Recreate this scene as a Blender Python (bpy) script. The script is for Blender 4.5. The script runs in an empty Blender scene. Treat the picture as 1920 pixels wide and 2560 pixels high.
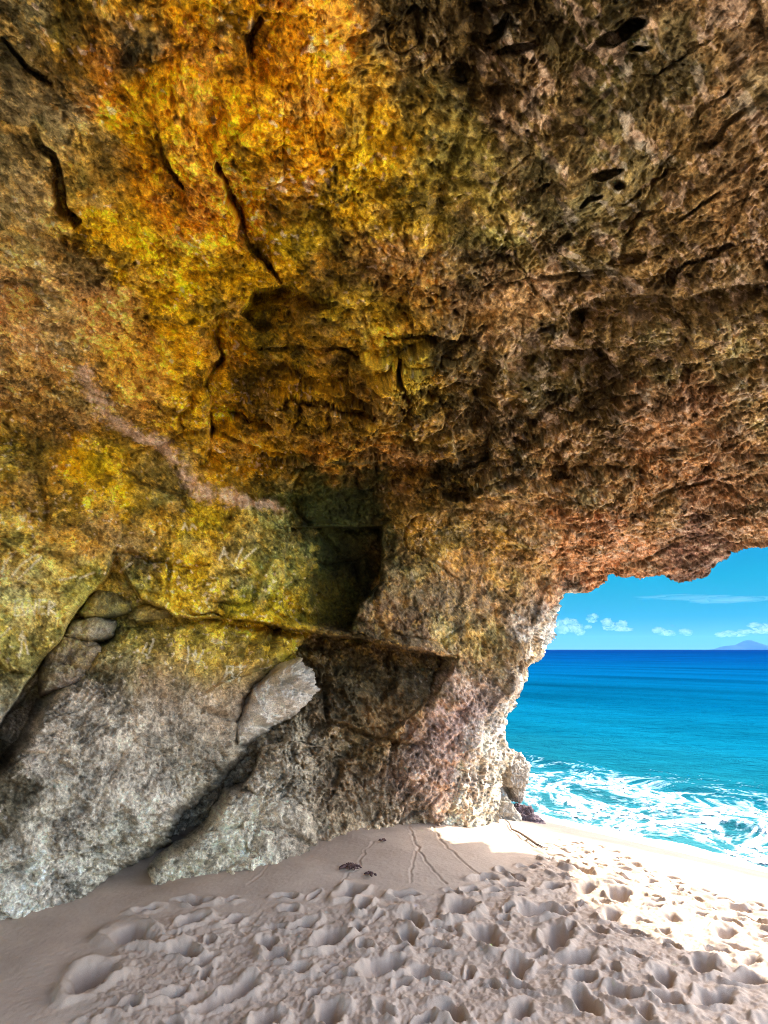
import bpy, math, random
import numpy as np

EXPO = 2.82
RES = 2.5            # grid step of the rock, in photograph pixels
random.seed(7)
rng = np.random.default_rng(11)
scene = bpy.context.scene
COL = scene.collection
F32 = np.float32

# ------------------------------------------------------------------ view
FPX, W, H = 1397.0, 1920.0, 2560.0
PITCH = math.atan((1624 - 1280) / FPX)
EYE = np.array([0.0, 0.0, 1.6])
CP, SP = math.cos(PITCH), math.sin(PITCH)

def dirs(sx, sy):
    a = (np.asarray(sx, dtype=np.float64) - W / 2) / FPX
    b = (H / 2 - np.asarray(sy, dtype=np.float64)) / FPX
    return np.stack([a, CP - SP * b, SP + CP * b], -1)

def to_px(p):
    q = np.asarray(p) - EYE
    f = q[..., 1] * CP + q[..., 2] * SP
    u = -q[..., 1] * SP + q[..., 2] * CP
    f = np.where(f < 0.05, 0.05, f)
    return W / 2 + FPX * q[..., 0] / f, H / 2 - FPX * u / f

# ------------------------------------------------------------------ noise
_perm = rng.permutation(256).astype(np.int32)
_perm = np.concatenate([_perm, _perm, _perm])
_g = rng.normal(size=(256, 3)).astype(F32)
_g /= np.linalg.norm(_g, axis=1)[:, None]

def perlin(p, freq=1.0, seed=0):
    p = (p * freq + seed * 17.31).astype(F32)
    i = np.floor(p).astype(np.int32)
    f = p - i
    i &= 255
    u = f * f * f * (f * (f * 6 - 15) + 10)
    X, Y, Z = i[:, 0], i[:, 1], i[:, 2]
    fx, fy, fz = f[:, 0], f[:, 1], f[:, 2]
    def c(dx, dy, dz):
        h = _perm[_perm[_perm[(X + dx) & 255] + ((Y + dy) & 255)] + ((Z + dz) & 255)]
        g = _g[h]
        return g[:, 0] * (fx - dx) + g[:, 1] * (fy - dy) + g[:, 2] * (fz - dz)
    ux, uy, uz = u[:, 0], u[:, 1], u[:, 2]
    a = c(0, 0, 0); a += ux * (c(1, 0, 0) - a)
    b = c(0, 1, 0); b += ux * (c(1, 1, 0) - b)
    a += uy * (b - a)
    d = c(0, 0, 1); d += ux * (c(1, 0, 1) - d)
    b = c(0, 1, 1); b += ux * (c(1, 1, 1) - b)
    d += uy * (b - d)
    return (a + uz * (d - a)) * 1.5

def fbm(p, freq, octs, gain=0.5, seed=0, ridged=False):
    s = np.zeros(len(p), F32); a = 1.0
    for o in range(octs):
        n = perlin(p, freq * 2.03 ** o, seed + o)
        s += a * ((0.35 - np.abs(n)) * 1.6 if ridged else n)
        a *= gain
    return s

def sstep(a, b, x):
    t = np.clip((x - a) / (b - a), 0, 1)
    return t * t * (3 - 2 * t)

# ------------------------------------------------------------------ 2-D shape helpers (photo pixels)
def seg_dist(x, y, pts):
    d = np.full(x.shape, 1e9, F32)
    for (x0, y0), (x1, y1) in zip(pts[:-1], pts[1:]):
        vx, vy = x1 - x0, y1 - y0
        t = np.clip(((x - x0) * vx + (y - y0) * vy) / (vx * vx + vy * vy + 1e-9), 0, 1)
        d = np.minimum(d, np.hypot(x - x0 - t * vx, y - y0 - t * vy))
    return d

def inside(x, y, pts):
    r = np.zeros(x.shape, bool)
    n = len(pts)
    for k in range(n):
        x0, y0 = pts[k]; x1, y1 = pts[(k + 1) % n]
        if y0 == y1: continue
        c = ((y0 > y) != (y1 > y)) & (x < (x1 - x0) * (y - y0) / (y1 - y0) + x0)
        r ^= c
    return r

def signed(x, y, pts):
    d = seg_dist(x, y, list(pts) + [pts[0]])
    return np.where(inside(x, y, pts), d, -d)

def sub(x, y, pts, pad):
    xs = [p[0] for p in pts]; ys = [p[1] for p in pts]
    return np.nonzero((x > min(xs) - pad) & (x < max(xs) + pad) & (y > min(ys) - pad) & (y < max(ys) + pad))[0]

def poly_feature(x, y, feat, edge):
    """depth at every corner of the outline, blended over the inside of it"""
    pts = [(a, b) for a, b, c in feat]
    out = np.zeros(x.shape, F32)
    i = sub(x, y, pts, edge)
    if len(i) == 0: return out
    xx, yy = x[i], y[i]
    sd = signed(xx, yy, pts)
    w = np.zeros(xx.shape); v = np.zeros(xx.shape)
    n = len(feat)
    for k in range(n):
        a0, b0, c0 = feat[k]; a1, b1, c1 = feat[(k + 1) % n]
        m = max(1, int(math.hypot(a1 - a0, b1 - b0) / 40))
        for q in range(m):
            s = q / m
            a, b, c = a0 + s * (a1 - a0), b0 + s * (b1 - b0), c0 + s * (c1 - c0)
            ww = 1 / ((xx - a) ** 2 + (yy - b) ** 2 + 100.0)
            w += ww; v += ww * c
    out[i] = v / w * sstep(-edge * .5, edge * .5, sd)
    return out

# ------------------------------------------------------------------ outlines seen in the photograph
SIL = [(1416, 1485), (1406, 1505), (1397, 1527), (1392, 1596), (1377, 1616), (1362, 1655), (1322, 1668), (1317, 1705), (1298, 1734),
       (1280, 1770), (1268, 1794), (1263, 1828), (1268, 1863), (1290, 1900), (1262, 1935), (1262, 1960), (1252, 2040), (1250, 2200)]
RIM = [(1426, 1486), (1377, 1532), (1347, 1566), (1318, 1616), (1317, 1640), (1278, 1665), (1273, 1720), (1238, 1754),
       (1204, 1804), (1184, 1883), (1160, 1932), (1150, 1982), (1135, 2022), (1100, 2048), (1080, 2100), (1070, 2200)]
LIP = [(1380, 1480), (1416, 1485), (1456, 1487), (1495, 1472), (1515, 1458), (1535, 1443), (1574, 1445), (1604, 1453), (1624, 1445),
       (1659, 1443), (1688, 1458), (1723, 1453), (1748, 1448), (1777, 1433), (1787, 1416), (1822, 1398), (1831, 1383),
       (1871, 1374), (1920, 1354), (2100, 1305), (2400, 1220), (2918, 1068), (5520, 362)]

def interp(pts, q, axis):
    p = sorted([(b, a) if axis == 'y' else (a, b) for a, b in pts])
    return np.interp(q, [k[0] for k in p], [k[1] for k in p])

# ------------------------------------------------------------------ mineral colours (display sRGB), shade painted into the algae-green recesses and the centre wall, photo view scaled 0.864
CP_TXT = """
20 60 120 105 75|60 200 135 115 85|40 350 140 120 85|130 130 120 85 30|130 60 95 75 30|200 130 150 95 30|275 105 70 72 62|300 40 150 110 35
400 60 190 130 30|380 200 210 142 25|300 250 195 128 25|430 300 210 142 30|430 470 208 132 30|330 350 190 128 30|200 400 150 120 60|250 500 175 130 25
330 600 185 140 25|450 600 190 145 30|420 700 185 145 30|600 80 195 130 20|700 150 205 142 15|650 300 200 137 15|800 230 195 147 20|820 330 205 158 10
750 400 195 147 20|650 420 150 105 30|900 450 182 157 30|950 300 150 140 60|930 230 150 140 70|1000 480 165 150 60|1060 530 170 150 75|880 130 110 90 45
960 60 120 100 55|1100 60 80 64 28|1250 60 85 68 36|1300 80 70 60 28|1500 60 118 92 62|1640 100 125 97 75|1100 200 120 97 55|1000 170 98 82 36
1200 300 125 102 62|1400 200 118 92 56|1600 300 130 99 70|1200 450 122 99 65|1400 450 122 94 58|1600 500 122 90 58|1300 600 115 88 52|1600 620 100 76 46
650 540 165 125 30|750 560 130 95 35|850 560 122 92 45|900 620 150 115 45|1000 600 140 110 70|1100 660 165 135 85|1000 700 125 102 60|780 680 178 142 30
870 760 192 152 30|700 750 132 105 30|650 850 145 114 25|750 870 152 117 25|880 900 142 112 40|600 800 108 86 22|1000 800 104 86 42|1050 930 104 85 50
1200 800 100 77 45|1400 750 140 112 76|1600 700 150 122 86|1300 900 108 83 52|1500 900 150 106 80|1620 850 150 119 86|1450 980 162 116 86|1600 1000 152 112 86
1250 1050 152 113 76|1400 1100 158 113 76|1600 1100 152 110 90|1500 1180 130 97 80|1350 1200 188 130 82|1250 1180 188 132 80|1100 1130 162 131 80|1000 1130 152 127 70
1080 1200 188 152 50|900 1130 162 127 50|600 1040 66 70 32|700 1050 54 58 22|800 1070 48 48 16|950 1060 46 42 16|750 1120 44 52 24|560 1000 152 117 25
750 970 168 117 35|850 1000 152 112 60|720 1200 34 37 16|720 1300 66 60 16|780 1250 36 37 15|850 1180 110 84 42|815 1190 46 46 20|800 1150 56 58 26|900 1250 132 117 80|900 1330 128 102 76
960 1300 128 114 86|1000 1200 168 127 70|1050 1280 168 142 112|1100 1300 168 137 97|1150 1250 192 152 80|1200 1280 202 152 112|1050 1400 172 147 85|1100 1430 182 142 82
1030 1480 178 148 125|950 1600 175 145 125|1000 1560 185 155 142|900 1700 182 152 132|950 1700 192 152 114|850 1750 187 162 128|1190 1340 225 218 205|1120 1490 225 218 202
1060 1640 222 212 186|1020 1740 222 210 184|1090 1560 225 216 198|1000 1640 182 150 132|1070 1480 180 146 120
100 700 192 152 97|200 700 192 147 87|130 620 172 137 87|60 780 152 127 82|250 780 195 152 62|330 830 192 147 60|400 880 192 152 36|440 780 172 132 30
300 860 187 142 72|100 850 152 122 67|200 850 152 122 72|60 950 132 112 46|190 980 190 142 30|280 950 162 132 46|330 1020 127 112 56|250 1030 180 147 32
80 1050 124 98 42|150 1100 162 132 42|60 1200 172 147 72|180 1150 152 117 62|100 1250 177 157 87|60 1300 187 167 107|150 1320 172 152 82|60 1400 152 142 77|200 1250 172 147 67
420 1150 177 142 36|500 1180 152 132 62|560 1170 137 127 72|350 1150 142 117 52|580 1220 104 112 62|300 1200 117 98 62|450 1250 167 137 36|550 1260 167 142 36
280 1250 132 122 52|400 1300 167 142 46|580 1310 152 127 32|230 1310 102 98 57
330 1400 152 132 62|450 1400 167 147 62|560 1380 167 142 46|300 1440 117 108 72|420 1470 152 127 82|500 1450 152 127 67|350 1500 162 132 92|480 1500 167 127 77
150 1550 157 142 122|250 1600 172 157 132|350 1600 167 147 117|450 1580 162 142 107|200 1700 182 167 142|300 1750 187 172 147|150 1800 182 170 142|450 1650 167 152 117
250 1850 172 167 137|100 1880 188 180 160|50 1950 198 190 170|30 1750 105 90 42|200 1900 167 167 142
560 1750 197 177 142|620 1770 197 172 132|500 1830 197 182 142|400 1870 182 172 132|700 1820 172 142 102
700 1450 84 68 40|780 1480 80 66 40|850 1450 102 86 60|600 1600 172 147 97|700 1550 137 106 56|760 1580 120 94 52|850 1550 152 117 72|650 1650 167 142 102|750 1700 125 98 60|800 1700 162 132 97
"""
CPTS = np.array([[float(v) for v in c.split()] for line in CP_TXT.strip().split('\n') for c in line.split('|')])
CPTS[:, 2] *= np.where((CPTS[:, 0] > 1150) & (CPTS[:, 1] < 1150), 1.10, 1); CPTS[:, 4] *= np.where((CPTS[:, 0] > 1150) & (CPTS[:, 1] < 1150), .97, 1); CPTS[:, 3] *= np.where((CPTS[:, 0] > 1150) & (CPTS[:, 1] < 1150), 1.16, 1)
CPTS[:, 3] *= np.where((CPTS[:, 0] < 850) & (CPTS[:, 1] < 700), 1.04, 1); CPTS[:, 2] *= np.where((CPTS[:, 0] < 850) & (CPTS[:, 1] < 700), .97, 1)
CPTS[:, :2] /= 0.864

def lin(c):
    c = np.asarray(c, dtype=np.float64) / 255.0
    return np.where(c <= 0.04045, c / 12.92, ((c + 0.055) / 1.055) ** 2.4)

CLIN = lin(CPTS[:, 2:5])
VEIN = [(215, 935), (266, 1018), (330, 1076), (405, 1116), (451, 1174), (503, 1226), (579, 1244), (694, 1272)]

GRAFFITI = [  # strokes scratched into the left face and the slabs
    [(5, 1428), (22, 1396), (40, 1380)], [(30, 1440), (55, 1410), (95, 1385)], [(45, 1450), (80, 1415), (104, 1392)], [(3, 1436), (12, 1400)],
    [(37, 1540), (37, 1500)], [(37, 1502), (58, 1500), (55, 1518), (38, 1520)], [(55, 1518), (62, 1536), (38, 1540)],
    [(68, 1538), (72, 1502)], [(72, 1502), (86, 1535)], [(86, 1535), (90, 1500)], [(98, 1500), (96, 1535), (112, 1535)], [(98, 1518), (110, 1516)], [(98, 1501), (114, 1500)],
    [(120, 1536), (124, 1505), (138, 1512), (124, 1522), (138, 1536)],
    [(48, 1600), (56, 1578)], [(50, 1640), (58, 1585)], [(70, 1635), (60, 1590)], [(0, 1592), (26, 1570)],
    [(360, 1628), (370, 1605)], [(378, 1628), (388, 1595)], [(345, 1625), (372, 1633)],
    [(568, 1698), (572, 1663), (588, 1664), (584, 1678), (571, 1680)], [(584, 1680), (596, 1688), (585, 1698), (569, 1700)],
    [(598, 1664), (622, 1662)], [(609, 1664), (604, 1700)],
    [(470, 1655), (474, 1615)], [(484, 1640), (496, 1622), (490, 1650)], [(500, 1655), (515, 1620)],
    [(548, 1400), (560, 1368), (570, 1398)], [(552, 1386), (568, 1384)], [(590, 1400), (605, 1370)], [(612, 1395), (640, 1372)],
    [(455, 1325), (462, 1308), (470, 1326)], [(476, 1324), (480, 1310), (490, 1324)],
    [(300, 1430), (330, 1405)], [(150, 1450), (190, 1440)], [(200, 1445), (235, 1430)],
]

def mineral(x, y, p):
    wx = x + 55 * fbm(p, 1.8, 6, .72, 31)
    wy = y + 55 * fbm(p, 1.8, 6, .72, 41)
    cx = np.clip(wx, 0, W); cy = np.clip(wy, 0, 2420)
    num = np.zeros((len(x), 3)); den = np.full(len(x), 1e-30)
    sg = 2 * 42.0 ** 2
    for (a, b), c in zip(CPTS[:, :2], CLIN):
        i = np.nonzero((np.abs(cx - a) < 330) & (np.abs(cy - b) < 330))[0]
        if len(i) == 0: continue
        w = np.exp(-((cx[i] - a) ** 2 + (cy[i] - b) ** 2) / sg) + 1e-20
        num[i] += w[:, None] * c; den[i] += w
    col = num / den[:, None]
    m_ = col.mean(1, keepdims=True); sat = np.interp(x, [700, 1300], [1.05, .88])[:, None]
    col = np.maximum(m_ + (col - m_) * sat, .004)
    # mottling: lichen blotches, pale chips and dark grime with outlines of their own
    n1 = fbm(p, 5.5, 4, .6, 51); n2 = fbm(p, 17, 3, .65, 61); n3 = perlin(p, 30, 71); n4 = fbm(p, 48, 2, .7, 73)
    col *= np.clip(1.05 + .34 * n1 + .52 * n2 + .42 * n4, .2, 2.1)[:, None]
    lm = col.mean(1)
    chips = sstep(.04, .14, lm) * sstep(.62, .74, n3 + .45 * n1 + .35 * perlin(p, 1.2, 75) + .25 * n4)
    col = col * (1 - .55 * chips[:, None]) + .55 * chips[:, None] * np.array([.62, .50, .38])
    grime = sstep(.30, .52, n2 + .55 * n4 - .35 * n1)
    col *= (1 - .55 * grime)[:, None]
    big = sstep(.30, .55, fbm(p, 1.9, 5, .62, 91))
    col *= (1 - .30 * big)[:, None]
    # roof flecks along the bedding: lit flake edges and shaded gaps painted as colour
    rgt = sstep(1050, 1350, x) * (1 - sstep(1380, 1480, y))
    uv = np.stack([(p[:, 0] * .75 + p[:, 1] * .65) * 4.5, (p[:, 0] * .65 - p[:, 1] * .75) * 13, p[:, 2] * 13], 1)
    fl = fbm(uv, 1.0, 4, .65, 1001)
    pale = (rgt * sstep(.20, .42, fl))[:, None] * .55; dark = (rgt * sstep(.16, .42, -fl))[:, None] * .6
    col = col * (1 - pale) + pale * np.array([.52, .40, .29]); col = col * (1 - dark * .5)
    base = col.copy()
    # crusts over the base stain, each in ragged patches: mustard and olive lichen, bare tan stone, brown-black film
    left = 1 - sstep(1000, 1250, x - .15 * y); low = sstep(1600, 1780, y)
    for sd, f, th, rgb, op, wl, wr in ((911, 2.6, .22, (205, 158, 30), .75, 1, .0), (921, 3.1, .22, (74, 66, 26), .72, 1, .5), (931, 3.6, .27, (200, 172, 128), .5, .7, .75),
                                       (941, 4.2, .20, (66, 50, 32), .6, .35, .85), (951, 9, .34, (212, 165, 40), .55, 1, .05), (961, 9, .34, (58, 48, 24), .7, .8, .9)):
        m = sstep(th, th + .10, fbm(p, f, 6, .66, sd)) * op * (wl * left + wr * (1 - left))
        if rgb[1] > 140 and rgb[2] < 60: m = m * (1 - low)
        if rgb[1] > 140: m = m * sstep(.03, .10, lm)
        else: m = m * (1 - .45 * low)
        m = m * (1 - .55 * low) * sstep(.015, .05, col.mean(1))
        mod = np.clip(1 + .5 * n2 + .4 * n4, .3, 1.8)[:, None]
        own = base * (1.5 if rgb[1] > 140 else .30)
        col = col * (1 - m[:, None]) + m[:, None] * (.30 * lin(rgb) * mod + .70 * own * np.maximum(mod, .5))
    col *= (1 + .38 * (1 - sstep(550, 1050, x)))[:, None]  # left side brightened in the colour, in place of missing fill light
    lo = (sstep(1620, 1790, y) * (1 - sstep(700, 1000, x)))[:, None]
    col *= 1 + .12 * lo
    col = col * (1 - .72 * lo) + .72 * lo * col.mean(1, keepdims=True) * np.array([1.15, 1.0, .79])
    green = (1 - .85 * sstep(1560, 1750, y)) * sstep(.22, .5, fbm(p, 2.3, 5, .62, 81))
    g = col.copy(); g[:, 0] *= .72; g[:, 2] *= 1.1
    col = col * (1 - .5 * green[:, None]) + .5 * green[:, None] * g
    d = seg_dist(x + .35 * (wx - x), y + .35 * (wy - y), VEIN)
    v = (1 - sstep(4, 24, d + 9 * n4 + 7 * n1))[:, None] * .8 * sstep(-.75, -.2, n1)[:, None]
    col = col * (1 - v) + v * np.array([.66, .49, .37]) * (1 + .4 * n2[:, None])
    for st in GRAFFITI:
        i = sub(x, y, st, 8)
        if len(i) == 0: continue
        m = (1 - sstep(1.2, 3.6, seg_dist(x[i] + 2 * n3[i], y[i] + 2 * n2[i], st)))[:, None] * .68
        col[i] = col[i] * (1 - m) + m * np.array([.70, .62, .42])
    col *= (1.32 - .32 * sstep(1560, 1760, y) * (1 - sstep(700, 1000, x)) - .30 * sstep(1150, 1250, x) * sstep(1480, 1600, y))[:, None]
    return np.clip(col, .004, .85)

# ------------------------------------------------------------------ base planes of the cave
WALL_N, WALL_D = np.array([-.53, .845, 0.0]), 4.7
LEFT_N, LEFT_D = np.array([-.94, .34, 0.0]), 4.35
CEIL_N, CEIL_D = np.array([0, .25, 1.0]), 2.65

def t_plane(d, n, dist):
    q = d @ n
    return np.where(q > .02, dist / np.maximum(q, .02), 1e3)

def smin(ts, k):
    m = np.minimum.reduce(ts)
    return m - k * np.log(sum(np.exp(-(t - m) / k) for t in ts))

def t_cave(sx, sy):
    rimx = interp(RIM, sy, 'y')
    over = (sx > rimx) & (sy > 1486)
    ex = np.where(over, rimx, sx)
    d = dirs(ex, sy)
    t = smin([t_plane(d, WALL_N, WALL_D), t_plane(d, LEFT_N, LEFT_D), t_plane(d, CEIL_N, CEIL_D)], .12)
    m = np.array([.92, -.38, .16])
    d2 = dirs(sx, sy)
    q1 = np.minimum(d @ m, -.06); q2 = np.minimum(d2 @ m, -.06)
    ratio = np.clip(q1 / q2, 1, 1.75)
    return np.where(over, t * ratio, t), over

# (x, y, depth in metres; + is away from the viewer)
POLYS = [
    (14, [(-400, 1000, 0), (0, 980, 0), (200, 1010, 0), (301, 1313, -.10), (295, 1353, -.15), (278, 1382, -.15), (266, 1434, -.18), (214, 1492, -.2),
          (179, 1539, -.2), (150, 1596, -.2), (75, 1660, -.2), (116, 1689, -.2), (69, 1741, -.22), (0, 1805, -.22), (-400, 1990, -.22)]),
    (10, [(-400, 2010, 1.2), (0, 1815, 1.2), (75, 1690, .9), (150, 1600, .7), (215, 1497, .55), (268, 1440, .45), (290, 1395, .2), (350, 1500, .3), (440, 1540, .3),
          (600, 1548, .4), (755, 1574, 1.1), (905, 1601, 1.1), (1108, 1642, .8), (1152, 1650, .1), (1080, 1740, .15), (960, 1850, .3), (880, 1900, .3), (790, 1860, .3),
          (720, 1850, .1), (655, 1870, .5), (630, 1940, .9), (560, 2020, 1.0), (500, 2080, 1.0), (450, 2130, 1.0), (500, 2300, .5), (0, 2500, .4), (-400, 2500, .4)]),
    (7, [(722, 1318, .6), (957, 1318, .95), (951, 1459, .9), (905, 1505, .75), (882, 1575, .65), (749, 1555, .4), (712, 1517, .22), (716, 1390, .4)]),
    (22, [(565, 1170, .3), (640, 1150, .6), (743, 1155, .9), (1003, 1158, .9), (1130, 1170, .5), (1200, 1250, .10), (1000, 1290, .15), (957, 1318, .2),
          (722, 1318, .3), (640, 1275, .1)]),
    (8, [(957, 1325, -.12), (1050, 1330, 0), (1165, 1645, 0), (1108, 1634, -.12), (905, 1594, -.2), (882, 1580, -.2), (905, 1505, -.2), (951, 1459, -.16)]),
    (16, [(595, 800, .6), (640, 740, 1.0), (700, 725, 1.0), (840, 760, .4), (760, 790, .2), (720, 815, .3), (640, 830, .3)]),
    (10, [(538, 820, .5), (544, 908, .55), (509, 966, .55), (532, 1018, .48), (521, 1140, .36), (503, 1168, .15), (560, 1190, .05), (760, 1150, .05),
          (1000, 1150, 0), (1150, 1000, 0), (1000, 850, 0), (840, 800, .05), (720, 830, .2), (600, 810, .3)]),
    (9, [(541, 399, .10), (561, 451, .16), (579, 503, .16), (599, 544, .16), (631, 631, .18), (694, 717, .2), (760, 740, .1), (900, 700, 0), (850, 500, 0),
         (700, 400, 0), (600, 380, .03)]),
    (9, [(640, 20, .10), (628, 93, .12), (634, 145, .12), (628, 200, .04), (760, 220, 0), (820, 20, 0)]),
    (20, [(640, 1900, .02), (800, 1885, .02), (930, 1940, .0), (1010, 2060, -.06), (1010, 2300, -.2), (640, 2300, -.38), (600, 2100, -.3)]),
    (5, [(700, 1548, -.05), (755, 1560, -.12), (905, 1586, -.14), (1108, 1626, -.12), (1160, 1640, -.03), (1154, 1648, -.03), (1108, 1639, -.12), (905, 1599, -.14), (755, 1573, -.12), (700, 1562, -.05)]),
    (9, [(1260, 905, .5), (1380, 880, .55), (1510, 885, .45), (1560, 960, .0), (1400, 1010, .0), (1270, 960, .15)]),
    (9, [(1000, 835, .3), (1080, 825, .35), (1180, 850, .2), (1130, 890, 0), (1010, 870, .05)]),
    (9, [(1130, 1080, .3), (1190, 1000, .4), (1230, 1020, .3), (1225, 1160, .25), (1150, 1190, .3)]),
    (12, [(1420, 800, .4), (1500, 762, .5), (1700, 745, .45), (1930, 705, .7), (2100, 700, .6), (2100, 780, .0), (1930, 790, .05), (1650, 830, 0), (1480, 850, .0)]),
    (12, [(1780, 905, .4), (1930, 890, .6), (2100, 880, .4), (2100, 960, 0), (1930, 965, .0), (1800, 950, 0)]),
]
BLOBS = [(1515, 428, 48, 15, -.5, .2), (1540, 455, 20, 16, .3, .14), (1408, 613, 30, 10, -.4, .14), (1489, 503, 34, 8, -.7, .12), (1570, 650, 52, 16, -.35, .16), (1683, 671, 18, 45, .3, .18),
         (1440, 815, 22, 40, .3, .2), (1350, 825, 24, 16, -.6, .18), (1390, 1170, 26, 55, .2, .25), (1190, 1035, 20, 70, .05, .2), (1165, 1235, 70, 30, .1, .2),
         (1290, 1060, 30, 60, -.2, .18), (1545, 80, 90, 22, -.6, .2), (1590, 120, 50, 14, -.2, .14), (1240, 90, 50, 18, -.8, .14), (1290, 130, 60, 12, -.3, .12), (1700, 150, 90, 9, -.7, .05), (1780, 250, 100, 8, -.75, .04), (1850, 420, 110, 9, -.6, .05), (1480, 250, 80, 9, -.5, .05), (1620, 470, 90, 8, -.6, .06), (1750, 640, 120, 9, -.35, .14), (1330, 480, 60, 8, -.6, .1), (1130, 200, 60, 40, .2, .14), (1010, 90, 40, 60, .2, .1),
         (880, 980, 35, 40, 0, .14), (760, 1000, 30, 24, 0, .12), (690, 940, 40, 18, .2, .12), (1060, 960, 28, 40, 0, .14), (970, 870, 60, 14, 0, .1),
         (330, 125, 30, 45, .2, .06), (205, 610, 40, 34, .2, .08), (350, 965, 12, 12, 0, .05), (40, 730, 50, 70, .3, .12), (640, 1055, 50, 16, .1, .18),
         (820, 1760, 60, 80, .2, .16), (960, 1690, 34, 60, .3, .16), (820, 1900, 40, 90, .5, .14), (700, 1760, 30, 60, .4, .2), (1010, 1840, 18, 70, .4, .12),
         (905, 960, 200, 10, .1, .06), (1600, 560, 70, 14, -.5, .08), (1750, 520, 90, 12, -.55, .08), (1800, 330, 80, 14, -.6, .08), (1400, 330, 60, 16, -.4, .08),
         (1640, 1140, 90, 14, -.25, .12), (1750, 1220, 110, 16, -.25, .12), (1820, 1100, 70, 14, -.3, .1), (1560, 1290, 80, 14, -.1, .08)]
CRACKS = [  # (width px, depth m, points)
    (6, .10, [(6, 84), (35, 124), (75, 168), (133, 203)]),
    (11, .22, [(75, 324), (93, 370), (124, 399), (139, 463), (153, 515), (191, 555)]),
    (5, .10, [(654, 35), (628, 93), (634, 145), (628, 191)]),
    (7, .16, [(541, 399), (561, 451), (579, 503), (599, 544), (608, 590), (631, 631), (671, 671), (694, 717)]),
    (9, .4, [(540, 810), (538, 850), (544, 908), (509, 966)]),
    (7, .22, [(509, 966), (532, 1018), (527, 1093), (521, 1140), (503, 1168)]),
    (6, .14, [(532, 1018), (590, 1050), (671, 1050)]),
    (4, .12, [(440, 1522), (503, 1530), (587, 1546), (755, 1571), (905, 1596), (1108, 1637), (1154, 1647)]),
    (4, .08, [(414, 1405), (417, 1487)]), (4, .07, [(278, 1386), (324, 1383), (380, 1398), (440, 1412), (520, 1420)]),
    (3, .05, [(417, 1487), (560, 1440), (660, 1450), (720, 1460)]), (4, .07, [(706, 1272), (712, 1330), (716, 1400)]),
    (4, .06, [(640, 1612), (638, 1645), (600, 1660)]), (5, .12, [(1108, 1640), (1079, 1713), (1070, 1760)]),
    (6, .18, [(560, 1000), (680, 1012), (800, 1000), (930, 1016)]), (6, .16, [(640, 885), (760, 868), (900, 880)]), (7, .18, [(1000, 900), (1020, 990), (1012, 1080), (1030, 1150)]), (4, .08, [(740, 930), (752, 1000), (740, 1080)]), (4, .08, [(860, 1010), (885, 1090), (862, 1150)]),
    (5, .10, [(960, 840), (1060, 838), (1130, 850)]), (5, .08, [(1275, 715), (1320, 700), (1380, 790)]),
    (4, .06, [(1260, 540), (1280, 640), (1310, 700)]), (4, .05, [(300, 1180), (420, 1230), (520, 1260)]),
    (5, .06, [(1700, 360), (1640, 440), (1600, 560), (1560, 640)]), (5, .08, [(390, 330), (420, 420), (455, 470)]),
    (4, .06, [(1322, 1668), (1240, 1662), (1154, 1648)]),
]
ROUGH = [  # x, y, roughness, in photo pixels
    (100, 150, .55), (100, 500, .5), (120, 800, .3), (130, 1100, .45), (100, 1400, .22), (100, 1600, .22), (400, 200, .5), (450, 500, .5), (400, 800, .4), (400, 1000, .3),
    (700, 200, .4), (700, 450, .45), (900, 300, .4), (1000, 550, .5), (800, 650, .45), (700, 950, .7), (950, 950, .7), (1150, 950, .75), (800, 1230, .35), (1100, 1230, .7),
    (1100, 150, .8), (1400, 150, .95), (1750, 150, .9), (1300, 400, .9), (1600, 450, 1.05), (1850, 450, .95), (1350, 700, .9), (1700, 700, 1.0), (1400, 950, .75), (1700, 950, .65),
    (1350, 1150, .6), (1650, 1150, .5), (1850, 1150, .5), (1400, 1350, .4), (1650, 1380, .45), (450, 1400, .3), (650, 1450, .28), (800, 1450, .2), (1000, 1450, .5),
    (1200, 1500, .4), (1150, 1750, .45), (1050, 1950, .5), (900, 1750, .8), (800, 1900, .8), (1250, 1800, .35), (1350, 1560, .35), (1300, 1700, .3), (1200, 1950, .35),
]

def rough_map(x, y):
    n = np.zeros(x.shape); d = np.zeros(x.shape)
    cx = np.clip(x, 0, W); cy = np.clip(y, 0, 2300)
    for a, b, v in ROUGH:
        w = np.exp(-((cx - a) ** 2 + (cy - b) ** 2) / (2 * 110.0 ** 2)) + 1e-9
        n += w * v; d += w
    return n / d

def normals_grid(P, ny, nx):
    Q = P.reshape(ny, nx, 3)
    du = np.gradient(Q, axis=1); dv = np.gradient(Q, axis=0)
    n = np.cross(du, dv).reshape(-1, 3)
    n /= np.linalg.norm(n, axis=1)[:, None] + 1e-12
    flip = np.einsum('ij,ij->i', n, P - EYE) > 0
    n[flip] *= -1
    return n

def blocks(p, freq, seed):
    """offset of the joint block each point belongs to (-1..1), and distance to the nearest joint"""
    q = (p * freq + seed * 3.7).astype(F32)
    base = np.floor(q).astype(np.int32)
    f1 = np.full(len(q), 9, F32); f2 = np.full(len(q), 9, F32); val = np.zeros(len(q), F32)
    for dx in (-1, 0, 1):
        for dy in (-1, 0, 1):
            for dz in (-1, 0, 1):
                c = base + np.array([dx, dy, dz], np.int32)
                h = _perm[_perm[_perm[c[:, 0] & 255] + (c[:, 1] & 255)] + (c[:, 2] & 255)]
                pt = c + .5 + .45 * _g[h]
                d = np.sqrt(((q - pt) ** 2).sum(1))
                near = d < f1
                f2 = np.where(near, f1, np.minimum(f2, d))
                val = np.where(near, _g[(h + 91) & 255, 0], val)
                f1 = np.where(near, d, f1)
    return val, f2 - f1

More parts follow.
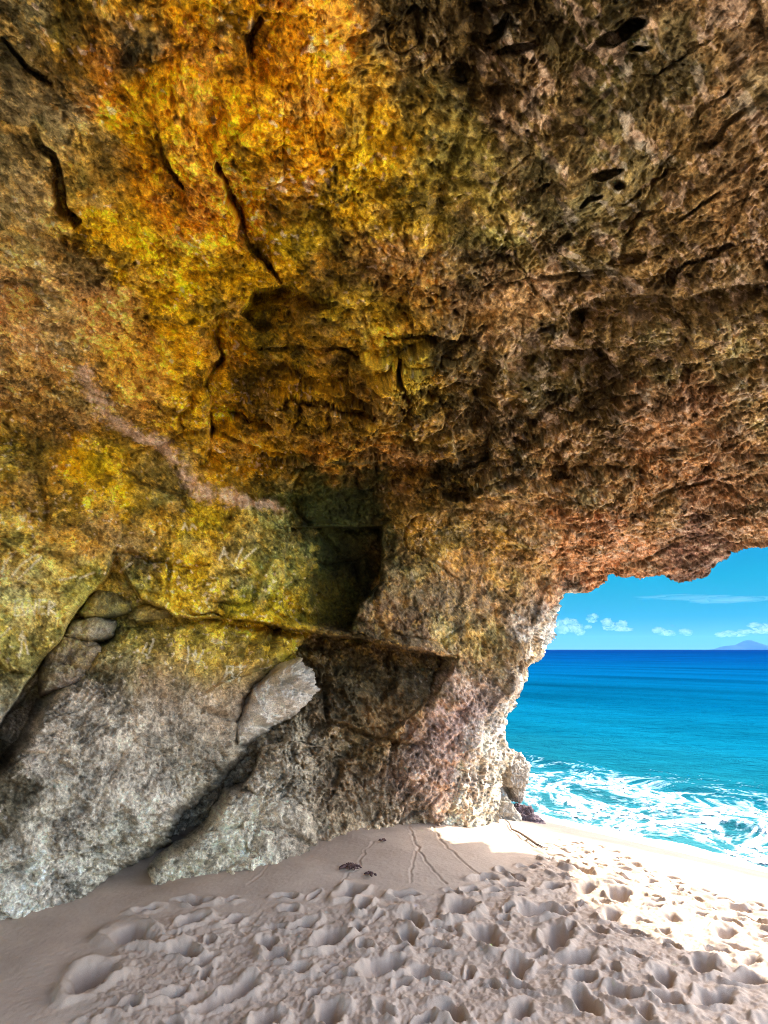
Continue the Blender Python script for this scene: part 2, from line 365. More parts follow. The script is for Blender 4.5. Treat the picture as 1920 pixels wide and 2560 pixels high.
def terrace(q, freq, step, seed, sharp=.10):
    """broken bedding plates: a rough field cut into steps with crisp edges"""
    k = fbm(q, freq, 6, .58, seed) / step
    f = np.floor(k)
    return (f + sstep(.5 - sharp, .5 + sharp, k - f)) * step

def rock_relief(p, rough, jointed=None):
    """bumps, pits, plates and broken joints of weathered limestone, in metres towards the viewer"""
    q = p.astype(F32)
    wv = np.stack([fbm(q, 1.7, 2, .5, s) for s in (101, 104, 107)], 1) * .08
    q = q + wv
    if jointed is None: jointed = np.full(len(q), .2)
    rough = rough * np.clip(.80 + 1.1 * fbm(q, .9, 3, .5, 181), .25, 1.5)
    h = .13 * fbm(q, .75, 3, .5, 111)
    h += (.03 + .16 * jointed) * terrace(q * np.array([1, 1, 1.5], F32), 1.1, .42, 161)
    h += (.020 + .035 * rough) * terrace(q * np.array([1, 1, 1.4], F32), 3.2, .40, 171)
    b, e = blocks(q * np.array([1, 1, 1.6], F32), .85, 1)
    split = sstep(-.05, .25, fbm(q, .8, 2, .5, 191))
    h += np.where(jointed < .01, 0, .25 + .75 * jointed) * (.15 * b - .16 * split * (1 - sstep(.01, .055, e)))
    b, e = blocks(q * np.array([1, 1, 1.8], F32), 1.9, 3)
    h += jointed * (.11 * b - .05 * (1 - sstep(0, .06, e)))
    b, e = blocks(q * np.array([1, 1, 1.5], F32), 4.2, 2)
    h += (.010 + .030 * rough) * b - (.006 + .016 * rough) * (1 - sstep(0, .10, e))
    n = perlin(q, 5.5, 131) + .6 * perlin(q, 12, 132) + .45 * perlin(q, 25, 135)
    h -= (.012 + .055 * rough) * sstep(.30, .46, n)
    n = perlin(q, 14, 133) + .6 * perlin(q, 29, 134)
    h -= (.010 + .026 * rough) * sstep(.20, .36, n)
    n = perlin(q, 34, 136) + .5 * perlin(q, 66, 137)
    h -= (.008 + .012 * rough) * sstep(.14, .32, n)
    h += (.012 + .006 * rough) * fbm(q, 8, 5, .70, 141)
    return h

# ------------------------------------------------------------------ mesh helpers
def link_mesh(name, V, Fq, mat, parent=None, col=None, tris=None, smooth=True):
    me = bpy.data.meshes.new(name)
    nq = len(Fq); nt = 0 if tris is None else len(tris)
    me.vertices.add(len(V)); me.vertices.foreach_set('co', np.ascontiguousarray(V, F32).ravel())
    me.loops.add(nq * 4 + nt * 3)
    idx = np.asarray(Fq, np.int32).ravel()
    st = np.arange(nq, dtype=np.int32) * 4
    if nt:
        idx = np.concatenate([idx, np.asarray(tris, np.int32).ravel()])
        st = np.concatenate([st, nq * 4 + np.arange(nt, dtype=np.int32) * 3])
    me.loops.foreach_set('vertex_index', idx)
    me.polygons.add(nq + nt)
    me.polygons.foreach_set('loop_start', st)
    me.update(calc_edges=True)
    me.polygons.foreach_set('use_smooth', np.full(nq + nt, smooth))
    if col is not None:
        a = me.attributes.new('mineral', 'FLOAT_COLOR', 'POINT')
        c = np.ones((len(V), 4), F32); c[:, :3] = col
        a.data.foreach_set('color', c.ravel())
    me.materials.append(mat)
    me.validate()
    o = bpy.data.objects.new(name, me); COL.objects.link(o)
    if parent is not None:
        o.parent = parent
        o.matrix_parent_inverse = parent.matrix_basis.inverted()
    return o

def pick(V, F, mask, *attrs):
    f = F[mask]
    u, inv = np.unique(f.ravel(), return_inverse=True)
    return (V[u], inv.reshape(-1, F.shape[1])) + tuple(a[u] for a in attrs)

def grid_faces(ny, nx):
    i = np.arange(ny * nx).reshape(ny, nx)
    return np.stack([i[:-1, :-1], i[1:, :-1], i[1:, 1:], i[:-1, 1:]], -1).reshape(-1, 4)

def boundary_edges(F):
    e = np.concatenate([F[:, [k, (k + 1) % F.shape[1]]] for k in range(F.shape[1])])
    key = np.sort(e, 1)
    k = key[:, 0].astype(np.int64) * (F.max() + 1) + key[:, 1]
    _, first, cnt = np.unique(k, return_index=True, return_counts=True)
    return e[first[cnt == 1]]

def tag(o, label=None, cat=None, group=None, kind=None):
    if label: o['label'] = label
    if cat: o['category'] = cat
    if group: o['group'] = group
    if kind: o['kind'] = kind
    return o

def empty(name, loc):
    o = bpy.data.objects.new(name, None); COL.objects.link(o); o.location = loc
    return o

# ------------------------------------------------------------------ materials
def mat(name):
    m = bpy.data.materials.new(name); m.use_nodes = True
    nt = m.node_tree
    b = nt.nodes['Principled BSDF']
    return m, nt, b

def node(nt, t, **kw):
    n = nt.nodes.new(t)
    for k, v in kw.items():
        if k in n.inputs: n.inputs[k].default_value = v
        else: setattr(n, k, v)
    return n

def rock_material(name, bump=.5):
    m, nt, b = mat(name)
    L = nt.links.new
    at = node(nt, 'ShaderNodeAttribute', attribute_name='mineral')
    tc = node(nt, 'ShaderNodeTexCoord')
    n1 = node(nt, 'ShaderNodeTexNoise', Scale=70.0, Detail=5.0, Roughness=.7)
    L(tc.outputs['Object'], n1.inputs['Vector'])
    mr = node(nt, 'ShaderNodeMapRange'); mr.inputs[1].default_value = .25; mr.inputs[2].default_value = .75
    mr.inputs[3].default_value = .38; mr.inputs[4].default_value = 1.62
    L(n1.outputs['Fac'], mr.inputs[0])
    mx = node(nt, 'ShaderNodeMix', data_type='RGBA', blend_type='MULTIPLY'); mx.inputs['Factor'].default_value = 1
    L(at.outputs['Color'], mx.inputs['A']); L(mr.outputs[0], mx.inputs['B'])
    L(mx.outputs['Result'], b.inputs['Base Color'])
    b.inputs['Roughness'].default_value = .9
    b.inputs['Specular IOR Level'].default_value = .2
    n2 = node(nt, 'ShaderNodeTexNoise', Scale=55.0, Detail=6.0, Roughness=.72)
    L(tc.outputs['Object'], n2.inputs['Vector'])
    bp = node(nt, 'ShaderNodeBump', Strength=bump, Distance=.02)
    L(n2.outputs['Fac'], bp.inputs['Height']); L(bp.outputs['Normal'], b.inputs['Normal'])
    return m

ROCK = rock_material('limestone', .6)

# ------------------------------------------------------------------ cave shell
def axis(lo, hi, step, far_lo, far_hi):
    a = list(np.arange(lo, hi + .1, step))
    s, v, pre = step, lo, []
    while v > far_lo:
        s *= 1.045; v -= s; pre.append(v)
    s, v, post = step, hi, []
    while v < far_hi:
        s *= 1.045; v += s; post.append(v)
    return np.array(pre[::-1] + a + post)

def build_cave():
    ax = axis(-70, 1990, RES, -5200, 5600)
    ay = axis(-70, 2200, RES, -4200, 2500)
    nx, ny = len(ax), len(ay)
    sx, sy = [g.ravel() for g in np.meshgrid(ax, ay)]
    t, over = t_cave(sx, sy)
    d = dirs(sx, sy)
    P0 = EYE + d * t[:, None]
    N = normals_grid(P0, ny, nx)
    q = P0.astype(F32)
    wob = fbm(q, 3.0, 4, .6, 201); wob2 = fbm(q, 3.0, 4, .6, 211)
    wx, wy = sx + 13 * wob, sy + 13 * wob2
    for edge, f in POLYS:
        fw = .2 if edge < 8 else (.5 if edge < 11 else 1)
        t = t + poly_feature(sx + fw * (wx - sx), sy + fw * (wy - sy), f, edge)
    for bx, by, rx, ry, an, dep in BLOBS:
        i = sub(sx, sy, [(bx, by)], 3 * max(rx, ry))
        X, Y = wx[i] + .5 * rx * wob2[i] - bx, wy[i] + .5 * ry * wob[i] - by
        c, s = math.cos(an), math.sin(an)
        e = np.hypot((X * c + Y * s) / rx, (-X * s + Y * c) / ry)
        e = e + .55 * perlin(q[i], 5, 221) + .35 * perlin(q[i], 13, 222)
        t[i] += 1.25 * dep * (1 - sstep(.45, 1.05, e))
    for w, dep, pts in CRACKS:
        i = sub(sx, sy, pts, 5 * w + 20)
        dd = seg_dist(wx[i] + 10 * perlin(q[i], 7, 233), wy[i] + 10 * perlin(q[i], 7, 234), pts) / (w * (1 + .5 * wob[i]))
        t[i] += 1.5 * dep * np.exp(-dd ** 4) * (.25 + .75 * sstep(-.35, .15, perlin(q[i], 2.2, 231)))
    i = sub(sx, sy, VEIN, 60)
    t[i] -= .05 * np.exp(-(seg_dist(wx[i], wy[i], VEIN) / 16) ** 2)
    P1 = EYE + d * t[:, None]
    rough = rough_map(sx, sy)
    PM = P0 + .5 * (P1 - P0)
    jo = .12 + .75 * np.exp(-(((sx - 900) / 330) ** 2 + ((sy - 1010) / 240) ** 2)) + .28 * np.exp(-(((sx - 1550) / 420) ** 2 + ((sy - 950) / 330) ** 2)) + .55 * np.exp(-(((sx - 850) / 150) ** 2 + ((sy - 1780) / 130) ** 2)) + .25 * np.exp(-(((sx - 600) / 300) ** 2 + ((sy - 400) / 400) ** 2))
    h = rock_relief(PM, rough, jo * (1 - 1.0 * over))
    # thin bedding on the rock that closes the arch
    bed = np.exp(-(((sx - 1350) / 260) ** 2 + ((sy - 1380) / 90) ** 2))
    h += bed * .03 * perlin(np.stack([P0[:, 0] * 1.5, P0[:, 1] * 1.5, P0[:, 2] * 16], 1), 1.0, 301)
    vd = d / np.linalg.norm(d, axis=1)[:, None]
    G = .22 * N - vd; G /= np.linalg.norm(G, axis=1)[:, None]
    h *= 1.45 + 1.1 * (1 - np.abs(np.einsum('ij,ij->i', N, vd)))
    P = P1 + G * h[:, None]
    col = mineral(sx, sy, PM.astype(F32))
    # openings: drop what lies seaward of the rim and under the lip
    jx = sx + 6 * perlin(q, 6, 401) + 3 * perlin(q, 19, 402); jy = sy + 5 * perlin(q, 5, 403) + 3 * perlin(q, 15, 404)
    opn = (jx > interp(SIL, jy, 'y')) & (jy > 1484)
    opn |= (jy > interp(LIP, jx, 'x')) & (jx > 1416)
    cutx = np.interp(P[:, 1], [.0, 1.3, 4.2, 5.0, 6.5], [1.9, 2.2, 3.9, 5.4, 8.0]) + .4 * perlin(q, .9, 405)
    opn |= (P[:, 0] > cutx) & (P[:, 2] > 1.7)  # unseen right part of the roof cut away to let light in
    keep = ~opn & (P[:, 2] > -2.0)
    Fq = grid_faces(ny, nx)
    Fq = Fq[keep[Fq].all(1)]
    c = Fq[:, 0]
    cx, cy = wx[c], wy[c]
    rim = over[c]
    vx = np.array([(-6000, -200)] + [(60, 700)] + VEIN + [(760, 1320), (957, 1322), (1050, 1300), (1200, 1350), (1430, 1484)], float)
    below = cy > np.interp(cx, vx[:, 0], vx[:, 1])
    face = below & ~rim & inside(cx, cy, [(p[0], p[1]) for p in POLYS[0][1]] )
    but = ~rim & ~face & (below & (cx > 957) & (cy < 1650))
    wall = below & ~rim & ~face & ~but
    ceil = ~below & ~rim
    root = empty('cave', (0, 4.5, 0))
    tag(root, 'weathered limestone sea cave with ochre stained roof arching over sand to the sea', 'cave')
    parts = [('ceiling', ceil), ('rock_wall', wall), ('rock_face', face), ('buttress', but), ('cave_mouth', rim)]
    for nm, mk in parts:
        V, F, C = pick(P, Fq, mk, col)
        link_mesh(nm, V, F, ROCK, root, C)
    # thickness of the arch behind its lip and rim
    be = boundary_edges(Fq)
    m = P[be].mean(1)
    bx, by = sx[be].mean(1), sy[be].mean(1)
    e = be[(bx > 1250) & (bx < 5400) & (by < 1960) & (by > 100) & (np.abs(by - interp(LIP, bx, 'x')) < 200)]
    e = np.concatenate([e, be[(by > 1490) & (by < 2100) & (bx > 1200) & (bx < 1430)]])
    u, inv = np.unique(e.ravel(), return_inverse=True)
    E = inv.reshape(-1, 2)
    rows = [P[u]]
    up = sy[u] < 1487
    push = np.where((up & (sx[u] < 1500))[:, None], np.array([0, .5, .3]), np.where(up[:, None], np.array([.05, .12, .55]), np.array([-.10, .5, .12])))
    for k in range(1, 7):
        r = P[u] + push * k
        r += .16 * np.stack([fbm(r.astype(F32), 1.5, 3, .5, 500 + s) for s in range(3)], 1)
        rows.append(r)
    n = len(u)
    F = np.concatenate([np.stack([E[:, 0] + k * n, E[:, 1] + k * n, E[:, 1] + (k + 1) * n, E[:, 0] + (k + 1) * n], 1) for k in range(6)])
    V = np.concatenate(rows)
    C = np.tile(np.array([.38, .31, .23]), (len(V), 1)); C[:n] = col[u]
    link_mesh('outer_rock', V, F, ROCK, root, C)
    # unseen rear roof and wall, added to block light from behind the viewer
    prof = np.array([(.12, 4.15), (-.6, 4.35), (-1.6, 4.3), (-2.6, 3.7), (-3.3, 2.4), (-3.7, 1.0), (-3.9, -.6)])
    n1, n2 = 90, 120
    k = np.linspace(0, len(prof) - 1, n1)
    yy = np.interp(k, range(len(prof)), prof[:, 0]); zz = np.interp(k, range(len(prof)), prof[:, 1])
    X, K = np.meshgrid(np.linspace(-5.5, REAR_X, n2), np.arange(n1))
    V = np.stack([X.ravel(), yy[K.ravel()], zz[K.ravel()]], 1)
    V += .2 * np.stack([fbm(V.astype(F32), 1.0, 4, .5, 520 + q_) for q_ in range(3)], 1)
    link_mesh('rear_light_block', V, grid_faces(n1, n2), ROCK, root, np.tile(np.array([.36, .27, .14]), (len(V), 1)) * (1 + .4 * fbm(V.astype(F32), 3, 3, .5, 530))[:, None])
    return root

REAR_X = .2
build_cave()

# ------------------------------------------------------------------ separate rocks lying against the wall
def boulder(name, poly, n, dist, round_px, round_m, label, cat, rough=.5, amp=1.0, tint=None, skirt=22, group=None, bulge=0, nub=.016, lump=0):
    pts = poly
    xs = [p[0] for p in pts]; ys = [p[1] for p in pts]
    pad = skirt + 6
    ax = np.arange(min(xs) - pad, max(xs) + pad, RES); ay = np.arange(min(ys) - pad, max(ys) + pad, RES)
    nx, ny = len(ax), len(ay)
    sx, sy = [g.ravel() for g in np.meshgrid(ax, ay)]
    d = dirs(sx, sy)
    n = np.array(n, float); n /= np.linalg.norm(n)
    t = dist / (d @ n)
    P0 = EYE + d * t[:, None]
    N = normals_grid(P0, ny, nx)
    q = P0.astype(F32)
    no = 4 if max(xs) - min(xs) > 200 else 2
    j1, j2 = fbm(q, 2.4, no, .6, 601), fbm(q, 2.4, no, .6, 611)
    wj = min(12, .05 * (max(xs) - min(xs)))
    sd = signed(sx + wj * j1, sy + wj * j2, pts)
    e = np.clip(1 - sd / round_px, 0, 1)
    t = t + round_m * (1 - np.sqrt(np.clip(1 - e ** 2, 0, 1)))
    t = t + np.where(sd < 0, np.minimum(-sd / skirt, 1) * .45, 0)
    if bulge: t = t - bulge * sstep(0, max(20, .45 * min(max(xs) - min(xs), max(ys) - min(ys))), sd)
    P1 = EYE + d * t[:, None]
    h = rock_relief(P0, np.full(len(t), rough), np.full(len(t), .2)) * amp
    h += lump * fbm(q, 4.5, 3, .5, 651)
    h += nub * (fbm(q, 15, 3, .6, 631) * .7 + .6 * terrace(q, 9, .5, 641))
    P = P1 + N * h[:, None]
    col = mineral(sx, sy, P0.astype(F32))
    if tint is not None: col = col * .4 + .6 * np.array(tint) * np.clip(1 + .45 * fbm(q, 9, 5, .7, 621), .3, 1.6)[:, None]
    keep = sd > -skirt
    Fq = grid_faces(ny, nx); Fq = Fq[keep[Fq].all(1)]
    V, F, C = pick(P, Fq, np.ones(len(Fq), bool), np.clip(col, .01, .8))
    be = boundary_edges(F)
    b = V[be.ravel()].mean(0); b = b + (b - EYE) / np.linalg.norm(b - EYE) * .35
    V = np.vstack([V, b]); C = np.vstack([C, C.mean(0)])
    T = np.stack([be[:, 1], be[:, 0], np.full(len(be), len(V) - 1)], 1)
    o = link_mesh(name, V, F, ROCK, None, C, T)
    return tag(o, label, cat, group)

SLABN = (-.53 * .9826, .845 * .9826, -.1857)
boulder('rock_slab', [(-260, 2010), (-40, 1950), (60, 1865), (92, 1775), (185, 1700), (255, 1610), (300, 1575), (440, 1560), (520, 1548), (600, 1560), (690, 1580), (745, 1592), (700, 1625),
         (640, 1690), (615, 1748), (598, 1818), (606, 1880), (535, 1960), (432, 2035), (414, 2098), (340, 2156), (191, 2262), (60, 2400), (-260, 2440)],
        SLABN, 4.72, 26, .26, 'huge leaning limestone slab, grey below and yellow above with scratched letters', 'rock', .75)
boulder('rock_slab', [(579, 1985), (640, 1972), (700, 1975), (775, 2010), (797, 2063), (822, 2125), (840, 2260), (596, 2330), (375, 2330), (372, 2170), (420, 2140), (480, 2105), (540, 2050)],
        (-.53 * .94, .845 * .94, -.34), .94 * 4.42 + .34 * 1.6, 24, .2, 'low pale tan rock rising from the sand right of the dark gap', 'rock', .8)
boulder('boulder', [(690, 1672), (731, 1656), (768, 1676), (782, 1722), (760, 1745), (728, 1778), (690, 1800), (640, 1842), (598, 1860), (600, 1810), (622, 1765), (640, 1713)],
        SLABN, 4.62, 55, .30, 'pale grey boulder wedged in the crevice at the right end of the slab', 'boulder', .9, 1.25, (.85, .77, .66), 14, nub=.03, lump=.10)
boulder('wedged_stone', [(213, 1505), (232, 1486), (290, 1489), (330, 1502), (334, 1528), (290, 1540), (215, 1540), (195, 1530)],
        SLABN, 4.78, 26, .16, 'flat green tinged stone wedged in the crevice below the scratched face', 'stone', .6, .8, (.16, .15, .08), 10)
boulder('wedged_stone', [(325, 1545), (340, 1518), (375, 1508), (425, 1514), (455, 1524), (400, 1546), (345, 1556)],
        SLABN, 4.78, 22, .14, 'small olive stone wedged in the thin crack above the big slab', 'stone', .6, .8, (.24, .2, .08), 10)
boulder('wedged_stone', [(96, 1680), (120, 1620), (160, 1590), (232, 1596), (262, 1628), (222, 1690), (160, 1722), (100, 1735)],
        SLABN, 4.75, 34, .2, 'larger brown grey stone wedged between scratched face and big slab', 'stone', .6, .8, (.26, .2, .17), 12)
boulder('wedged_stone', [(160, 1592), (180, 1552), (235, 1540), (292, 1552), (286, 1590), (225, 1606)],
        SLABN, 4.8, 24, .15, 'oval grey stone sitting on top of the larger brown grey one', 'stone', .6, .8, (.4, .35, .3), 10)

# ------------------------------------------------------------------ beach
SEA_Z = -1.0
def beach_level(x, y):
    s = (x + y) * .7071
    z = np.interp(s, [-40, 3.6, 4.6, 8.6, 12, 30, 60], [.0, .0, -.09, SEA_Z, -1.9, -5, -8])
    return z

TRAMPLED = [(300, 2300), (470, 2262), (600, 2265), (800, 2242), (960, 2225), (1150, 2215), (1290, 2160), (1370, 2110), (1480, 2100), (1640, 2170), (1800, 2230), (2000, 2290),
            (2300, 2500), (2300, 2900), (100, 2900), (200, 2480)]
def ray_ground(px, py, z):
    d = dirs(px, py); t = (z - EYE[2]) / d[..., 2]
    return EYE + d * np.asarray(t)[..., None]

GROUND = []
def build_sand():
    ang = np.concatenate([np.linspace(-180, -48, 70, endpoint=False), np.linspace(-48, 50, 900, endpoint=False), np.linspace(50, 180, 70)]) * math.pi / 180
    rad = np.concatenate([np.linspace(.05, 1.5, 30, endpoint=False), np.exp(np.linspace(math.log(1.5), math.log(13), 900, endpoint=False)), np.exp(np.linspace(math.log(13), math.log(70), 30))])
    A, R = [g.ravel() for g in np.meshgrid(ang, rad)]
    x, y = np.sin(A) * R, np.cos(A) * R
    z = beach_level(x, y)
    p = np.stack([x, y, np.zeros_like(x)], 1).astype(F32)
    s = (x + y) * .7071
    dry = 1 - sstep(7.0, 8.2, s)
    z = z + .05 * fbm(p, .5, 3, .5, 701) * dry
    # sand banked up along the wall
    wd = -.53 * x + .845 * y
    z += .04 * sstep(3.6, 4.6, wd) * (1 - sstep(4.4, 6.0, s)) * sstep(-3, 0.2, x)
    # wind-swept streaks on the smooth part at the left
    st = perlin(np.stack([(x * .5 + y * .86) * 5.5, (x * .86 - y * .5) * .9, 0 * x], 1), 1.0, 711)
    z += .010 * st * sstep(-.4, -1.4, x)
    # footprints
    lo, hi = ray_ground(300, 2300, 0), None
    pits = []
    tries = 0
    while len(pits) < 420 and tries < 14000:
        tries += 1
        gx, gy = random.uniform(-2.6, 6.5), random.uniform(.8, 7.6)
        gz = float(beach_level(np.array([gx]), np.array([gy]))[0])
        px, py = to_px(np.array([gx, gy, gz]))
        if px > 3000 or py > 3200: continue
        if not inside(np.array([px]), np.array([py]), TRAMPLED)[0]: continue
        if (gx + gy) * .7071 > 7.0: continue
        L = random.choice([.06, .08, .10, .12, .14, .16]); Wd = L * random.uniform(.38, .68)
        if any((gx - a) ** 2 + (gy - b) ** 2 < (random.uniform(.72, 1.25) * (L + l)) ** 2 for a, b, l, *_ in pits): continue
        pits.append((gx, gy, L, Wd, random.uniform(0, math.pi), random.uniform(.055, .10) * (L / .13) ** .6, gz))
    wob = .5 * perlin(p, 6, 721) + .35 * perlin(p, 15, 722)
    wob2 = .5 * perlin(p, 6, 723) + .35 * perlin(p, 15, 724)
    dig = np.zeros_like(z); pile = np.zeros_like(z)
    order = np.argsort(x)
    for gx, gy, L, Wd, an, dep, gz in pits:
        i = np.nonzero((np.abs(x - gx) < .5) & (np.abs(y - gy) < .5))[0]
        X, Y = x[i] - gx + .06 * wob[i], y[i] - gy + .06 * wob2[i]
        c, sn = math.cos(an), math.sin(an)
        u, v = X * c + Y * sn, -X * sn + Y * c
        e = np.hypot(u / L, v / (Wd * (1 + .25 * u / L)))
        w = dep * (1 - sstep(.55, 1.02, e)) * (1 + .45 * u / L)
        dig[i] = np.maximum(dig[i], w)
        r = .24 * dep * np.exp(-((e - 1.28) / .26) ** 2) * (1 + .6 * np.sin(3 * np.arctan2(v, u) + gx * 9))
        pile[i] = np.maximum(pile[i], r) + .25 * np.minimum(pile[i], r)
    px, py = to_px(np.stack([x, y, z], 1))
    tram = sstep(-10, 60, np.where(py < 2900, signed(px, py, TRAMPLED), 100)) * (1 - sstep(6.6, 7.3, s)) * (np.cos(A) > .3)
    z = z - dig + pile * np.where(dig > 0.02, .35, 1)
    z += tram * .006 * fbm(p, 22, 3, .65, 753, True)
    z += tram * (.012 * fbm(p, 4.5, 3, .6, 731) + .007 * fbm(p, 11, 3, .6, 741, True) + .004 * fbm(p, 40, 2, .6, 751))
    z += dry * .0022 * fbm(p, 38, 2, .7, 761)
    # drag lines
    for pts, w, dep in [([(1024, 2081), (1046, 2147), (1112, 2213)], .014, .018), ([(1075, 2074), (1119, 2132), (1229, 2206)], .016, .02),
                        ([(1038, 2147), (1027, 2215)], .012, .012), ([(930, 2125), (900, 2180), (845, 2235)], .014, .014), ([(720, 2140), (620, 2230)], .014, .010)]:
        g = [tuple(ray_ground(a, b, float(beach_level(*ray_ground(a, b, 0)[:2])))[:2]) for a, b in pts]
        dd = seg_dist(x + .05 * wob, y + .05 * wob2, g)
        dep *= .4; w *= .6
        z += -dep * np.exp(-(dd / w) ** 2) + .4 * dep * np.exp(-((dd - 2 * w) / w) ** 2)
    V = np.stack([x, y, z], 1)
    GROUND.append(V[(R > 1.4) & (R < 14) & (np.cos(A) > .4)])
    F = grid_faces(len(rad), len(ang))
    m, nt, b = mat('sand')
    L_ = nt.links.new
    tc = node(nt, 'ShaderNodeTexCoord')
    n1 = node(nt, 'ShaderNodeTexNoise', Scale=420.0, Detail=3.0, Roughness=.7)
    n2 = node(nt, 'ShaderNodeTexNoise', Scale=3.0, Detail=5.0, Roughness=.6)
    L_(tc.outputs['Object'], n1.inputs['Vector']); L_(tc.outputs['Object'], n2.inputs['Vector'])
    r = node(nt, 'ShaderNodeValToRGB')
    r.color_ramp.elements[0].position = .3; r.color_ramp.elements[0].color = (.33, .255, .195, 1)
    r.color_ramp.elements[1].position = .7; r.color_ramp.elements[1].color = (.54, .435, .345, 1)
    ad = node(nt, 'ShaderNodeMath', operation='ADD'); ad.inputs[1].default_value = 0
    mul = node(nt, 'ShaderNodeMath', operation='MULTIPLY'); mul.inputs[1].default_value = .5
    mul2 = node(nt, 'ShaderNodeMath', operation='MULTIPLY_ADD'); mul2.inputs[1].default_value = .5
    L_(n1.outputs['Fac'], mul.inputs[0]); L_(n2.outputs['Fac'], mul2.inputs[0]); L_(mul.outputs[0], mul2.inputs[2])
    L_(mul2.outputs[0], r.inputs['Fac'])
    at = node(nt, 'ShaderNodeAttribute', attribute_name='mineral')
    mx = node(nt, 'ShaderNodeMix', data_type='RGBA', blend_type='MULTIPLY'); mx.inputs['Factor'].default_value = 1
    L_(r.outputs['Color'], mx.inputs['A']); L_(at.outputs['Color'], mx.inputs['B'])
    L_(mx.outputs['Result'], b.inputs['Base Color'])
    b.inputs['Roughness'].default_value = .95; b.inputs['Specular IOR Level'].default_value = .15
    bp = node(nt, 'ShaderNodeBump', Strength=.35, Distance=.006); L_(n1.outputs['Fac'], bp.inputs['Height']); L_(bp.outputs['Normal'], b.inputs['Normal'])
    wet = sstep(6.9, 7.7, s + .25 * fbm(p, .8, 3, .5, 771))
    C = 1 - wet[:, None] * np.array([.66, .65, .62])
    o = link_mesh('sand', V, F, m, None, C)
    tag(o, kind='structure')
    return o
build_sand()

# ------------------------------------------------------------------ sea
def sea_height(x, y, p):
    s = (x + y) * .7071; c = (x - y) * .7071
    near = np.exp(-np.maximum(s - 8, 0) / 14)
    z = .10 * near * perlin(np.stack([s * .55 + .5 * np.sin(c * .3), c * .12, 0 * s], 1), 1, 801)
    z += .045 * np.exp(-np.maximum(s - 8, 0) / 40) * fbm(np.stack([s * .9, c * .45, 0 * s], 1), 1, 4, .55, 811)
    # breaking swash ridges
    for s0, w, a in ((10.6, .35, .10), (12.6, .45, .14)):
        ss = s - s0 - .5 * perlin(np.stack([c * .35, s0 + 0 * c, 0 * c], 1), 1, 821) * 1.5
        z += a * np.exp(-np.where(ss < 0, (ss / (w * .6)) ** 2, (ss / (w * 2)) ** 2)) * (.6 + .6 * perlin(np.stack([c * .4, s0 + 5 + 0 * c, 0 * c], 1), 1, 822))
    z *= sstep(8.3, 9.6, s)
    return z

